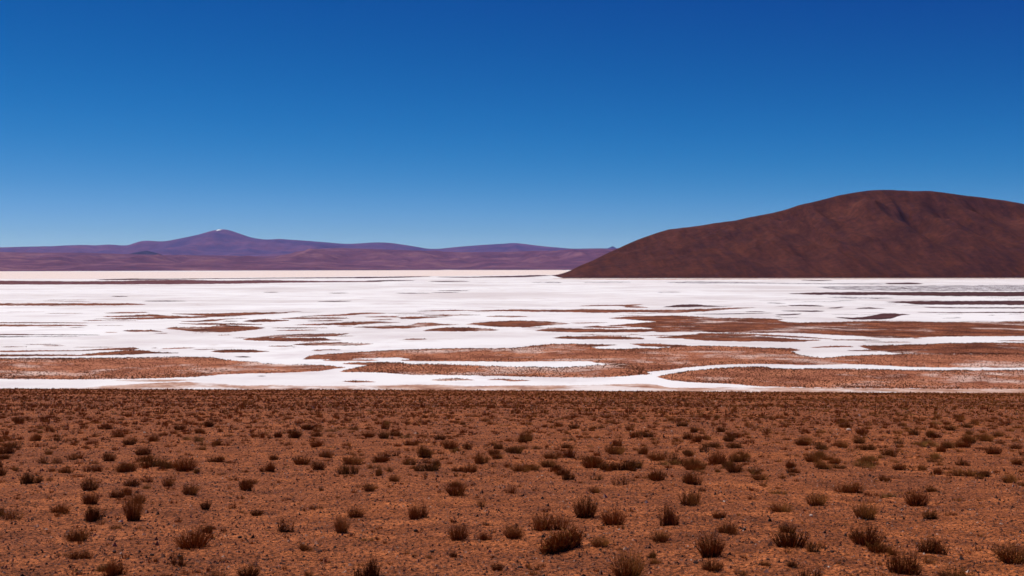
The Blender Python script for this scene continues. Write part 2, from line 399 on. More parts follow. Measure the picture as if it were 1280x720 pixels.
# ------------------------------------------------------------------ islands of scrub and soil on the salt
# each: soil kind, then (column, upper row, lower row) stations; stations are turned into metres on the salt plain
ISLANDS = [
 ('p', [(-90,338.9,349),(101,339.3,349),(240,339.2,348.4),(350,338.4,347),(450,337.6,346),(560,337.3,345.4),(640,337.2,344.4),(700,337.3,343.6),(720,338.5,342)]),
 ('m', [(-90,350,356),(101,351.5,355.7),(150,351,355.7),(180,350,355.6),(225,349.5,355.5),(280,350.5,355),(330,350,354),(400,351,353),(460,351.3,352.6),(480,351.8,352.2)]),
 ('d', [(120,349.4,349.8),(135,348.8,350.2),(165,348,350),(200,348.4,349.7),(250,348,349),(280,347.8,348.7),(340,347.2,348),(420,346.5,347.8),(460,346,347.8),(505,345.5,347),(540,345.2,345.7)]),
 ('d', [(545,346,346.4),(580,346,347.2),(640,344.8,346.8),(665,343.7,346),(690,344.2,344.6)]),
 ('d', [(456,350.8,351.4),(475,350.3,352),(490,350,351.5),(520,350.4,350.8)]),
 ('d', [(535,351.6,352),(555,351,352.5),(588,351.4,351.8)]),
 ('d', [(494,366.2,366.6),(515,366,367),(540,366.2,366.5)]),
 ('d', [(545,362.9,363.2),(570,362.8,363.8),(588,363.3,363.6)]),
 ('d', [(538,365.3,365.6),(560,365,365.9),(576,365.2,365.5)]),
 ('d', [(137,370.3,370.6),(148,369.8,371),(162,370.5,370.8)]),
 ('d', [(178,376.2,376.6),(205,375.7,377),(234,376.1,376.5)]),
 ('d', [(396,376.6,377),(420,375.9,377.4),(441,376.1,376.5)]),
 ('d', [(328,365.2,365.5),(340,364.9,365.8),(350,365.3,365.5)]),
 ('d', [(410,366.2,366.5),(425,365.9,366.8),(437,366.2,366.4)]),
 ('b', [(-90,378.5,382),(101,379,382),(150,379,381.8),(165,379.2,381.3),(184,380.3,380.9)]),
 ('b', [(130,391.2,391.6),(150,390,392),(187,390,390.8)]),
 ('b', [(127,395.7,396.2),(155,394.5,396.5),(190,392.5,396),(215,394.5,397.5),(242,396.4,397)]),
 ('b', [(129,398.5,398.9),(150,397.5,399.5),(185,396.5,399.3),(215,395,398.5),(262,396.5,397.2)]),
 ('b', [(214,391.8,392.2),(240,392,394),(280,391.2,395.5),(320,390.3,393.5),(350,390.3,392),(362,390.9,391.3)]),
 ('b', [(232,396,396.6),(270,393.5,396),(300,392.8,394.6),(312,393,393.6)]),
 ('b', [(343,391.5,391.9),(365,389.3,390.3),(379,389,389.4)]),
 ('b', [(102,400.9,401.3),(120,399.8,401),(134,400.3,400.7)]),
 ('b', [(-60,402.5,404.5),(90,403,404),(111,403.4,403.8)]),
 ('b', [(-60,405,408.5),(95,406,407.5),(111,406.9,407.4)]),
 ('b', [(224,401.6,402),(245,401,402.5),(265,399,402),(282,398.3,399.3),(312,397.6,398)]),
 ('b', [(222,404.2,404.6),(255,404,406.3),(290,404.2,406),(330,405.5,406)]),
 ('b', [(207,409.4,411),(225,409,412.5),(240,408.8,414.5),(260,408.5,415.5),(280,405.5,415.8),(300,407,414.3),(320,408.2,412),(332,409.6,410)]),
 ('b', [(278,401.3,402),(290,401.1,402),(299,401.3,401.6)]),
 ('b', [(303,401.3,402),(315,399.5,402.8),(325,398.5,402.8),(350,399.5,402),(364,400.2,400.8)]),
 ('b', [(350,398,398.4),(365,397,398.7),(390,396.2,398.7),(420,396.5,398.8),(437,397.7,398.2)]),
 ('b', [(373,395.6,396),(400,393.8,395.3),(430,393,394.5),(440,391.3,394),(460,390.5,392.5),(475,391,392.3),(484,391.4,391.8)]),
 ('b', [(383,401.1,401.5),(410,400,401.8),(430,400.6,401)]),
 ('b', [(367,405.9,406.3),(385,405.2,406.8),(410,404,406.3),(425,402.7,406.8),(440,402,407),(470,402.3,404.5),(502,402.8,403.2)]),
 ('b', [(338,409.7,410.1),(365,409,410.6),(412,409.6,410)]),
 ('b', [(343,412.9,413.3),(370,412,413.7),(399,412.3,412.7)]),
 ('b', [(441,408.7,409.2),(480,407,411),(512,406.8,410.5),(520,403.5,409.5),(540,403.2,408),(555,404.5,406.8),(572,405.6,406)]),
 ('b', [(455,396,396.5),(480,395,397),(499,395,396.4)]),
 ('b', [(498,396.6,398.6),(515,395.4,399),(540,396,397.3),(560,396.2,396.5)]),
 ('b', [(464,399.4,399.7),(480,398.9,400),(492,399.2,399.6)]),
 ('b', [(520,388.8,389.2),(545,387.8,389),(570,387.3,388.6),(585,387.8,388.5),(600,388,389.5),(625,387.3,389),(640,386.8,389),(660,386.8,389.8),(700,387.3,390),(715,386.8,390.3),(735,386.3,391),(760,387,391),(800,387,390.2),(840,387.3,391.3),(880,386,389.5),(920,384.5,386),(945,384.2,384.6)]),
 ('b', [(528,393.9,394.2),(555,393,395),(585,393.2,394.2),(602,393.6,393.9)]),
 ('b', [(606,395.4,395.9),(620,394.6,396.5),(640,394.5,396.6),(661,395.5,395.9)]),
 ('b', [(581,405.5,405.9),(595,403.5,406.5),(615,401.5,408.5),(640,400.7,409.3),(655,400.3,409.8),(690,402,406.5),(714,404.3,404.7)]),
 ('b', [(723,382.2,382.6),(745,381.3,382.8),(770,381,382.3),(785,380.6,383.2),(805,380.1,380.6)]),
 ('b', [(778,383.6,384),(790,382.2,384.8),(812,384.2,384.7)]),
 ('b', [(528,413.2,413.9),(540,410.5,414),(560,409,414.5),(590,409,414.5),(610,411,413.8),(625,412.2,412.6)]),
 ('b', [(503,424,424.6),(520,423,425),(535,423.8,424.3)]),
 ('b', [(760,397.5,397.9),(785,395.3,399.5),(820,394.3,402),(850,394,414),(860,396,413)]),
 ('b', [(757,406.9,407.2),(790,404.3,408.5),(820,402,411.5),(850,400,414),(862,402,412)]),
 ('b', [(838,396,412),(850,394.2,413.5),(870,394.7,415),(890,396.8,416.5),(930,397,417),(960,398.5,417),(980,401.5,416.8),(1000,403,417),(1040,402,419),(1070,401,420.5),(1100,400.5,423.5),(1140,401,423.3),(1180,402,421.5),(1370,401,420)]),
 ('b', [(925,397.3,402),(960,397.8,402),(980,398.9,399.5)]),
 ('d', [(828,383.6,384),(850,380.8,384),(870,380.3,383.8),(885,381.5,383.5),(900,382.5,383.2),(917,382.4,382.7)]),
 ('d', [(866,392.6,393),(900,392,393),(935,391.3,392.3),(967,391,391.4)]),
 ('d', [(930,389.5,389.9),(945,389,390),(958,389.5,389.9)]),
 ('b', [(728,408.7,409.3),(745,407,409.7),(762,408,410),(780,409,410)]),
 ('b', [(668,413.3,413.8),(690,409.5,415),(720,410.5,415.5),(760,411.5,415.8),(800,411,415),(840,410.5,414),(850,411,413)]),
 ('b', [(690,422.1,422.6),(705,420.5,424),(750,419.6,424.4),(780,420.5,424.3),(800,422,424.2),(807,423,423.8)]),
 ('b', [(724,418.6,419),(740,418,419.3),(755,418.7,419)]),
 ('b', [(784,418,418.5),(792,417.8,418.8),(800,418.2,418.6)]),
 ('b', [(818,414.2,415.2),(830,413.4,415.4),(845,412.8,414.6),(870,413.8,415)]),
 ('b', [(820,421,422.3),(850,419,423),(880,417,426),(915,416.5,427),(950,420.5,427),(980,422.5,427.5),(1000,424.5,427.3),(1027,424.9,425.3)]),
 ('b', [(870,416.4,418),(905,416.4,419.2),(940,417.2,419.3),(1000,420.5,422.3),(1042,423.6,424.3)]),
 ('b', [(1038,424.3,425.2),(1070,424.2,425.8),(1102,425.1,425.5)]),
 ('b', [(1078,427.2,427.5),(1110,427.2,428.2),(1140,427.6,427.9)]),
 ('b', [(1012,434.3,434.8),(1040,432,434.5),(1055,432,433.8),(1068,433.6,434)]),
 ('b', [(1073,432.2,432.8),(1090,431.5,438),(1120,431,442),(1160,429.5,443),(1180,428.5,443),(1370,427,443)]),
 ('b', [(1058,438,438.5),(1080,437.3,439),(1100,437,440)]),
 ('r', [(378,449.2,449.7),(387,444.3,449.3),(430,441,449.5),(450,439.8,448.5),(500,437,447),(510,436.5,448.5),(520,436,451.5),(560,435.4,452),(600,435.2,452.3),(640,434.7,453),(665,432,452.5),(690,429.2,452.2),(720,429.3,452.2),(735,431,452),(745,435.5,454),(770,436,456.5),(785,435.5,462),(800,434.5,466),(820,435,465),(850,432,461.5),(860,431.8,460),(900,432,456.5),(940,433.5,455.5),(980,435,456),(1000,443.7,457),(1015,446,456.5),(1030,447,456),(1055,445,455.5),(1090,443.5,456.5),(1130,442,459),(1180,442,460),(1370,442,460)]),
 ('r', [(500,450.6,451),(515,449,451.6),(535,447,451.8),(550,447,450)]),
 ('b', [(970,434.6,439),(990,435.5,439.5),(1001,437.3,438.2)]),
 ('b', [(718,430,434),(740,430,433.6),(755,430.3,432.6),(772,430.7,431.2)]),
 ('b', [(787,429.4,429.9),(805,429.3,433),(830,430,434),(862,431.4,434)]),
 ('r', [(424,464.4,464.8),(435,461.5,465.4),(458,457,465.5),(470,452.5,466),(500,452.5,468.3),(512,454.8,469),(560,454.8,469.5),(600,457,470.3),(640,458,471),(700,459,472.5),(735,457,472.6),(765,454.5,472),(785,454,470.8),(800,458,469),(813,467.6,468.4)]),
 ('r', [(427,454.4,454.9),(445,453.2,456),(465,452.7,456.5),(480,453,456)]),
 ('r', [(820,470.6,471),(840,467,476),(860,463.5,478),(900,459.5,480),(930,458,482),(955,457.7,484),(965,460.2,484),(1000,460.4,485),(1080,460.5,486),(1130,461.8,486),(1180,462.2,487),(1370,462,487)]),
 ('r', [(-90,447,474),(101,447,475),(150,446.5,474.5),(200,445.5,473.5),(240,445.3,472),(268,446.5,470),(280,449,468.5),(300,451,467.5),(322,452,467.3),(327,454.3,467),(360,455.5,466.3),(400,456,464),(425,458.5,460.2),(432,459.4,459.8)]),
 ('b', [(-60,438,441),(101,438,438.8),(130,435.5,438),(165,434,437.5),(174,435.3,436.6)]),
 ('b', [(-60,442.5,446),(101,443.3,445),(130,440,444.3),(165,437.3,443.5),(185,438.5,442),(200,440.3,442),(225,441.1,441.5)]),
 ('b', [(200,435.9,436.2),(225,434.5,436),(245,434.5,434.9)]),
 ('b', [(263,438.8,439.4),(275,437.3,441),(300,436.8,441),(320,437.5,440.5),(338,439.1,439.5)]),
 ('b', [(130,415.4,415.8),(138,415,416),(148,415.3,415.7)]),
 ('b', [(153,413.2,413.9),(170,412.2,415),(190,412.5,414.5),(205,414.7,415.2)]),
 ('d', [(-60,417.5,419),(101,418.2,419),(126,418.6,419)]),
 ('s', [(-60,420,422),(101,420.3,421),(119,420.2,420.6)]),
 ('b', [(271,418.8,419.4),(280,418.4,419.5),(291,418.5,419)]),
 ('d', [(292,445.8,446.2),(303,445,447),(315,446.1,446.5)]),
 ('b', [(322,421.2,422),(345,418.5,421.6),(400,416.8,421),(425,417,419.5),(437,416.5,416.9)]),
 ('b', [(303,423.9,424.6),(320,421.5,426),(350,421.8,427),(390,422.3,426.5),(405,422,426.2),(412,424.5,425.6),(428,425.1,425.5)]),
 ('b', [(365,430.5,431),(390,428.5,432),(420,427.8,432),(450,429,432),(466,429.4,430)]),
 ('b', [(390,437.3,437.7),(410,436.5,438),(428,437.3,437.7)]),
 ('r', [(402,450.3,450.7),(425,448.8,451.5),(460,449.5,451),(474,450.2,450.6)]),
 ('r', [(428,476.4,476.9),(445,476,478.5),(470,477.2,477.8)]),
 ('r', [(538,475.1,475.5),(560,473,476),(580,473.5,475.5),(594,475.1,475.5)]),
 ('r', [(608,474.7,475.2),(625,473.5,475),(640,474.5,477),(664,475.2,475.7)]),
 ('n', [(143,475.7,476),(160,474.4,476.6),(200,474.2,477.5),(245,474.5,475.3)]),
 ('d', [(321,470,470.3),(327,469.8,470.7),(333,470,470.3)]),
 ('d', [(364,434.3,434.6),(367,434,434.9),(370,434.3,434.6)]),
 ('n', [(-300,485,500),(-60,484.5,500),(60,485.5,500),(108,484,500),(130,481.8,500),(170,479.2,500),(200,477.5,500),(235,477.3,485),(270,479,484.5),(300,481.5,500),(340,480.7,500),(400,482,500),(460,481,500),(520,480,500),(560,480.5,500),(580,482,500),(640,481,500),(720,481,500),(760,480,500),(800,478.8,500),(820,480,500),(835,484,500),(900,484,500),(950,483.5,500),(1080,484.5,500),(1180,485.5,500),(1370,486,500)]),
 ('s', [(1020,358.7,359.2),(1045,357.5,362),(1090,357,363.5),(1140,356.8,364),(1180,356.5,364),(1370,355.5,364)]),
 ('d', [(985,366.8,367.4),(1020,365.5,368.5),(1060,365,369),(1110,365,369),(1150,364.6,369.8),(1180,364.8,370.3),(1370,364,371)]),
 ('s', [(1030,371.4,372),(1055,370.8,373),(1085,371.5,373.8),(1118,372.4,372.9)]),
 ('d', [(1106,377.2,377.6),(1130,376.5,379),(1145,376,381),(1180,376,381),(1370,375,382)]),
 ('d', [(1153,383.4,383.9),(1165,383.8,385),(1180,384.1,385.3),(1370,384,386)]),
 ('d', [(1146,390.2,390.6),(1180,390,391),(1370,389.5,391.5)]),
 ('d', [(1043,396.2,396.7),(1065,397,399.5),(1090,394.5,399.8),(1100,391.5,400),(1115,391,398.6),(1126,392.2,394),(1139,393.2,393.6)]),
 ('d', [(985,381.4,382.8),(1000,380.9,382.6),(1015,381.5,383),(1031,382.7,383.3)]),
 ('d', [(1034,385.1,385.6),(1045,383.6,385.6),(1056,383.2,384)]),
 ('d', [(1068,385.4,385.8),(1085,384,386),(1107,385.5,385.8)]),
 ('d', [(976,388.4,388.9),(1005,388,389.5),(1022,388.2,390),(1032,388.6,389.1)]),
 ('d', [(968,393.3,393.8),(985,392.5,394.5),(1003,391.9,392.7)]),
 ('s', [(957,378.5,379),(970,378,380),(984,378.9,379.4)]),
 ('s', [(832,352.8,353.4),(870,351.5,354.5),(900,352,354.3),(960,353.3,354.5),(1000,354,355),(1090,354,355.7),(1108,354.6,355.2)]),
 ('d', [(1105,354,355.2),(1140,353,355.5),(1155,354.2,355)]),
 ('s', [(664,352.8,353.2),(690,352,353.8),(703,352.8,353.8)]),
 ('s', [(728,352.6,353.1),(775,352,353.2),(790,352.3,352.7)]),
 ('d', [(1000,349.8,350.3),(1022,350,351.3),(1042,350.2,350.8)]),
 ('n', [(690,347.8,348.6),(760,348.2,349.7),(840,348,349.8),(1000,347.8,349.2),(1180,347.8,348.8),(1370,347.8,349)]),
 ('s', [(820,365,365.5),(838,364.8,365.8),(852,365.2,365.5)]),
]

# small broken islets between the larger ones
rs = random.Random(5)
for k in range(160):
    zx, zy = rs.choice([((420, 840), (386, 412)), ((720, 1180), (404, 428)), ((960, 1190), (372, 398)), ((110, 460), (388, 440)), ((1180, 1300), (372, 440)), ((-20, 100), (372, 440)), ((1300, 1600), (372, 440)), ((-380, -20), (372, 440)), ((-380, -20), (372, 440))])
    cx, cy = rs.uniform(*zx), rs.uniform(*zy)
    ln, th = rs.uniform(5, 26), rs.uniform(0.15, 0.62) * (cy - 345) / 60
    ISLANDS.append(('b' if cx < 960 or cy > 400 else 'd', [(cx - ln, cy + 0.1, cy + 0.25), (cx - ln * 0.3, cy - th * rs.uniform(.4, 1), cy + th * rs.uniform(.4, 1)),
                    (cx + ln * 0.3, cy - th * rs.uniform(.4, 1), cy + th * rs.uniform(.4, 1)), (cx + ln, cy - 0.1, cy + 0.05)]))

def px_to_salt(px, py):
    d = CZ * F / (py - HY)
    return (px - 640.0) / F * d, d

ISL_SAMPLES = []
def build_islands():
    for k, (kind, st) in enumerate(ISLANDS):
        st = [tuple(q) for q in st]
        if st[0][0] < -50:                       # carry shores on past the edge of the view and let them taper
            a, b = st[0][1], st[0][2]
            st = [(st[0][0] - 380 - 12 * (k % 9), (a + b) / 2 - 0.1, (a + b) / 2 + 0.1), (st[0][0] - 240, a + (b - a) * .2, b - (b - a) * .15)] + st
        if st[-1][0] > 1300:
            a, b = st[-1][1], st[-1][2]
            st = st + [(st[-1][0] + 220, a + (b - a) * .15, b - (b - a) * .2), (st[-1][0] + 360 + 12 * (k % 9), (a + b) / 2 - 0.1, (a + b) / 2 + 0.1)]
        st = np.array(st, float)
        x0, x1 = st[0, 0], st[-1, 0]
        step = 1.1 if st[:, 1].mean() < 470 else 1.4
        n = max(14, int((x1 - x0) / step))
        xs = np.linspace(x0, x1, n)
        yt = np.interp(xs, st[:, 0], st[:, 1])
        yb = np.interp(xs, st[:, 0], st[:, 2])
        # soften the straight pieces between stations, then roughen the shore
        w = max(1, int(5 / step))
        ker = np.ones(2 * w + 1) / (2 * w + 1)
        pad = lambda a: np.convolve(np.pad(a, w, mode='edge'), ker, 'valid')
        yt, yb = pad(yt), pad(yb)
        th = np.clip(yb - yt, 0.15, 4)
        far = np.clip((yt - 342) / 60, 0.15, 1)
        amp = 0.16 * np.minimum(th, 2.4) * far ** 0.3
        yt = yt + amp * (fbm(xs / 9, xs * 0 + k, 3, k) + 0.6 * vnoise(xs / 2.3, xs * 0 + k, k + 5)) * 1.1
        yb = yb + amp * (fbm(xs / 11, xs * 0 - k, 3, k + 50) + 0.5 * vnoise(xs / 2.7, xs * 0 - k, k + 9)) * 1.1
        end = smooth(0, 5, xs - x0) * smooth(0, 5, x1 - xs)
        mid = (yt + yb) / 2
        hw = np.maximum((yb - yt) / 2, 0.06) * (0.12 + 0.88 * end)
        yt, yb = mid - hw, mid + hw
        rows = 5
        V = []
        for j in range(rows):
            t = j / (rows - 1)
            py = yt + (yb - yt) * t
            X, Y = px_to_salt(xs, py)
            e = 1 - (2 * t - 1) ** 2
            z = -0.02 + (0.02 + min(0.30, 0.10 + 0.03 * k % 0.12) * e ** 0.5) * (0.3 + 0.7 * end)
            if j in (0, rows - 1):
                z = z * 0 - 0.02
            V.append(np.stack([X, Y, z], 1))
        V = np.concatenate(V)
        me = mesh_np('soil_island', V, grid_faces(rows, n)[:, ::-1])
        o = obj('soil_island' if kind != 'n' else 'sand_bank', me, M_SOIL[kind])
        struct(o)
        ISL_SAMPLES.append((kind, xs, yt, yb))
build_islands()

# low scrub growing on the nearer islands, far too many and small to count
def build_island_scrub():
    pts = []
    for kind, xs, yt, yb in ISL_SAMPLES:
        if kind not in 'rb' or yb.mean() < 384:
            continue
        area = np.sum(np.diff(xs) * (yb - yt)[:-1])
        m = (yt + yb).mean() / 2
        dens = 1.0 if kind == 'r' else 0.8
        n = int(area * dens)
        cdf = np.cumsum(yb - yt)
        cdf /= cdf[-1]
        i = np.searchsorted(cdf, RNG.random(n))
        i = np.clip(i, 0, len(xs) - 1)
        t = RNG.random(n)
        t = np.where(RNG.random(n) < 0.25, t ** 4, t)        # denser along the far shore
        px = xs[i] + RNG.random(n)
        py = yt[i] + (yb[i] - yt[i]) * (0.03 + 0.95 * t)
        X, Y = px_to_salt(px, py)
        keep = fbm(X / 25, Y / 60, 3, 77.0) > -0.28 + 0.35 * RNG.standard_normal(n)
        pts.append(np.stack([X, Y], 1)[keep])
    P = np.concatenate(pts)
    n = len(P)
    # each bush: a low lumpy four-cornered tent with two heads, six triangles
    ang = np.linspace(0, 2 * np.pi, 5)[:-1] + 0.4
    r = RNG.uniform(0.14, 0.46, n)
    h = RNG.uniform(0.08, 0.42, n)
    V = np.zeros((n, 6, 3))
    for a in range(4):
        rr = r * RNG.uniform(0.75, 1.35, n)
        V[:, a] = np.stack([P[:, 0] + rr * np.cos(ang[a]), P[:, 1] + rr * np.sin(ang[a]), np.full(n, -0.05)], 1)
    for a, sg in ((4, -1), (5, 1)):
        V[:, a] = np.stack([P[:, 0] + sg * r * RNG.uniform(0.3, 0.8, n), P[:, 1] + r * RNG.uniform(-.3, .3, n), 0.15 + h * RNG.uniform(0.5, 1.1, n)], 1)
    f = np.array([(0, 1, 5), (1, 4, 5), (1, 2, 4), (2, 3, 4), (3, 5, 4), (3, 0, 5)])
    Fc = (f[None] + (np.arange(n) * 6)[:, None, None]).reshape(-1, 3)
    me = mesh_np('scrub', V.reshape(-1, 3), Fc, False)
    at = me.attributes.new('tint', 'FLOAT', 'POINT')
    at.data.foreach_set('value', np.repeat(RNG.random(n), 6).astype(np.float32))
    stuff(obj('scrub', me, M_SCRUB), 'fine dark scrub covering the reddish islands of the salt flat', 'scrub')
build_island_scrub()

# ------------------------------------------------------------------ hills and mountains
def ridge_mesh(name, mat, line, d_crest, d_base, back, ncol, nrow, amp, fl, seed, gul=0.0, power=1.0, front_extra=None, label=None, px_range=(-140, 1420)):
    """a ridge: crest line given as (column, row) seen at depth d_crest(px), foot on the salt at d_base(px)"""
    line = np.array(line, float)
    px = np.linspace(px_range[0], px_range[1], ncol)
    cy = np.interp(px, line[:, 0], line[:, 1])
    k = max(1, int(ncol / (px_range[1] - px_range[0]) * 6))
    ker = np.hanning(2 * k + 3); ker /= ker.sum()
    cy = np.convolve(np.pad(cy, k + 1, mode='edge'), ker, 'valid')
    dc = d_crest(px) if callable(d_crest) else np.full(ncol, d_crest)
    db = d_base(px) if callable(d_base) else np.full(ncol, d_base)
    zc = np.maximum(CZ + (HY - cy) / F * dc, -9.0)
    xc = (px - 640) / F * dc
    V = []
    ts = np.concatenate([np.linspace(-0.03, 1, nrow), 1 + np.linspace(0.03, 1, nrow // 3)])
    for t in ts:
        if t <= 1:
            y = db + (dc - db) * t
            prof = np.sign(t) * abs(t) ** power if t < 0 else (t ** power * (1 - 0.25 * t) / 0.75 if power == 1.0 else t ** power)
            if power == 1.0:
                prof = 1.18 * t - 0.18 * t ** 3 if t > 0 else t
        else:
            y = dc + back * (t - 1)
            prof = 1 - (t - 1) ** 1.3 - 0.01 * (t - 1)
        # columns run straight in depth, so the ridge keeps its shape from any side
        x = xc + 0 * y
        w = max(0.0, min(1.0, t * (2.2 - t) * 0.9)) if t > 0 else 0
        sil = 1.0 - 0.92 * math.exp(-((t - 1) / 0.10) ** 2)
        zz = zc * prof
        nz = fbm(x / fl, y / fl, 5, seed)
        rid = 1 - np.abs(fbm(x / (fl * 0.8) + 0.25 * (y / fl), y / (fl * 2.6), 4, seed + 9)) * 2
        zz = zz + w * sil * np.clip(zc / max(zc.max(), 1) * 1.6, 0, 1) * (amp * nz - gul * (1 - rid))
        if front_extra is not None:
            zz = zz + front_extra(px, t) * sil
        V.append(np.stack([x, y, zz], 1))
    V = np.concatenate(V)
    o = obj(name, mesh_np(name, V, grid_faces(len(ts), ncol)), mat)
    return struct(o, label)

FAR2 = [(-140,311),(0,309),(60,307.5),(100,306),(120,306.5),(137,305),(152,306.2),(162,305.5),(170,302),(180,299.7),(188,300),(200,301),(208,300.5),(222,298),(250,292.5),(264,288.3),(272,286.6),(279,286),(287,287.6),(300,292),(315,297),(332,299.3),(350,298.7),(385,301),(410,303),(430,304.6),(446,304.2),(460,303.3),(480,302.8),(500,304.6),(520,307.5),(536,310.6),(545,311),(560,309.8),(580,307.6),(610,305.4),(632,304.2),(640,303.2),(650,304),(665,306),(690,308.6),(715,310.5),(760,310.2),(800,309),(900,310),(1100,309),(1420,308)]
FAR1 = [(-140,314),(0,315),(100,315.6),(150,317),(200,318.6),(270,319),(320,320),(345,319.6),(365,317),(400,311),(430,309.6),(470,311),(530,313.4),(580,315.4),(640,314.5),(700,313),(730,311.6),(770,311.4),(850,313),(1000,314),(1420,312)]

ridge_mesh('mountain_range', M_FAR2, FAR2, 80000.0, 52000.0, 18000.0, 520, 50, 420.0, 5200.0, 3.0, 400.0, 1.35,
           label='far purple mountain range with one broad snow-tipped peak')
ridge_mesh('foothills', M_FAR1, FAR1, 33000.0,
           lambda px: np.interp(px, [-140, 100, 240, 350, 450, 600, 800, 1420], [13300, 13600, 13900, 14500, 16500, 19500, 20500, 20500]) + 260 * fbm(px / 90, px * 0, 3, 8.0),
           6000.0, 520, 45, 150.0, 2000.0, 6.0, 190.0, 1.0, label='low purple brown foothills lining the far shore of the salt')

# small dark cone in front of the range, and a lone blue peak beyond
def cone(name, mat, px, py_top, d, half_w, label, seed):
    n, m = 48, 14
    h = CZ + (HY - py_top) / F * d
    x0 = (px - 640) / F * d
    V = []
    for j in range(m):
        t = j / (m - 1)
        for i in range(n):
            a = 2 * math.pi * i / n
            rr = half_w * (1 - t) ** 0.85 * (1 + 0.5 * float(fbm(np.cos(a) * 2 + seed, np.sin(a) * 2, 3, seed)))
            V.append((x0 + rr * math.cos(a) * 1.3, d + rr * math.sin(a), h * (t ** 0.85) - 8))
    Fc = []
    for j in range(m - 1):
        for i in range(n):
            Fc.append((j * n + i, j * n + (i + 1) % n, (j + 1) * n + (i + 1) % n, (j + 1) * n + i))
    return struct(obj(name, mesh_np(name, V, Fc), mat), label)
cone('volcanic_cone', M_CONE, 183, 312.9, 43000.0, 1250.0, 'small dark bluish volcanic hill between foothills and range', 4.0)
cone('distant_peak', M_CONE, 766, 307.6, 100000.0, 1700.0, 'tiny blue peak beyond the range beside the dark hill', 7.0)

# old snow in the summit hollow: a lens of snow lying on the slope
def snow_patch():
    d, n = 79000.0, 22
    V = [((273.3 - 640) / F * d, d, CZ + (HY - 287.4) / F * d)]
    for ring in (0.5, 1.0):
        for i in range(n):
            a = 2 * math.pi * i / n
            r = ring * (1 + 0.3 * math.sin(3 * a + 1) + 0.15 * math.sin(7 * a))
            V.append(((273.3 + 2.6 * r * math.cos(a) - 640) / F * d, d + 360 * r * math.sin(a) - 30 * (1 - ring),
                      CZ + (HY - 287.6 + 1.0 * r * math.sin(a)) / F * d))
    Fc = [(0, 1 + i, 1 + (i + 1) % n) for i in range(n)]
    for i in range(n):
        j = (i + 1) % n
        Fc += [(1 + i, 1 + n + i, 1 + n + j), (1 + i, 1 + n + j, 1 + j)]
    struct(obj('snow_patch', mesh_np('snow_patch', V, Fc), M_SNOW), 'small white snow patch on the highest far peak')
snow_patch()

HILL = [(640,349),(694,347.6),(700,345.3),(712,339),(725,332),(740,326),(760,316),(780,306.5),(800,298),(820,291),(838,286.5),(860,284),(890,279.5),(920,275),(945,270),(965,265.5),(975,262.5),(1000,255.5),(1025,249.5),(1050,243),(1070,239.5),(1085,237.6),(1110,237),(1140,237.8),(1165,238.5),(1180,240),(1230,246),(1300,258),(1420,285)]
def hill_extra(px, t):
    if t <= 0 or t > 1:
        return 0 * px
    # a spur running down towards the viewer with a shaded hollow on its right, and a second gully further right
    c1 = 1088 - 55 * (1 - t)
    spur = 60 * np.exp(-((px - c1 + 12) / 15) ** 2) * math.exp(-((t - 0.80) / 0.20) ** 2)
    gul1 = -95 * np.exp(-((px - (1116 - 6 * (1 - t))) / 17) ** 2) * math.exp(-((t - 0.62) / 0.24) ** 2)
    gul2 = -120 * np.exp(-((px - (1152 + 45 * (1 - t))) / 17) ** 2) * math.exp(-((t - 0.62) / 0.26) ** 2)
    shelf = 14 * np.exp(-((px - 1000 + 300 * (t - .6)) / 40) ** 2) * math.exp(-((t - 0.6) / 0.25) ** 2)
    return spur + gul1 + gul2 + shelf
ridge_mesh('hill', M_HILL, HILL,
           lambda px: 7700 + 0 * px - 900 * np.exp(-((px - 700) / 70.0) ** 2),
           lambda px: np.interp(px, [640, 695, 760, 900, 1180, 1420], [6150, 6100, 6080, 6120, 6200, 6500]) + 25 * fbm(px / 40, px * 0, 3, 2.0),
           1500.0, 480, 160, 46.0, 420.0, 12.0, 70.0, 1.0, front_extra=hill_extra, px_range=(660, 1420),
           label='dark red brown hill with faint gullies rising from the salt')

# ------------------------------------------------------------------ shrubs
def spikes(base, tip, bend, r0, r1, sides=3):
    """n tapered twigs, each a three-sided two-piece cone; base/tip (n,3)"""
    n = len(base)
    mid = (base + tip) / 2 + bend
    d = tip - base
    d /= np.linalg.norm(d, axis=1)[:, None] + 1e-9
    ref = np.tile(np.array([[0.3, 0.9, 0.1]]), (n, 1))
    u = np.cross(d, ref); u /= np.linalg.norm(u, axis=1)[:, None] + 1e-9
    v = np.cross(d, u)
    V = np.zeros((n, 2 * sides + 1, 3))
    for k in range(sides):
        a = 2 * np.pi * k / sides
        off = u * math.cos(a) + v * math.sin(a)
        V[:, k] = base + off * r0[:, None]
        V[:, sides + k] = mid + off * r1[:, None]
    V[:, 2 * sides] = tip
    f = []
    for k in range(sides):
        b = (k + 1) % sides
        f += [(k, b, sides + k), (b, sides + b, sides + k), (sides + k, sides + b, 2 * sides)]
    f = np.array(f)
    Fc = (f[None] + (np.arange(n) * (2 * sides + 1))[:, None, None]).reshape(-1, 3)
    return V.reshape(-1, 3), Fc

def single_spikes(base, tip, r0):
    n = len(base)
    V = np.zeros((n, 4, 3))
    for k in range(3):
        a = 2 * np.pi * k / 3 + 0.5
        V[:, k] = base + np.stack([r0 * math.cos(a), r0 * math.sin(a), 0 * r0], 1)
    V[:, 3] = tip
    f = np.array([(0, 1, 3), (1, 2, 3), (2, 0, 3)])
    return V.reshape(-1, 3), (f[None] + (np.arange(n) * 4)[:, None, None]).reshape(-1, 3)

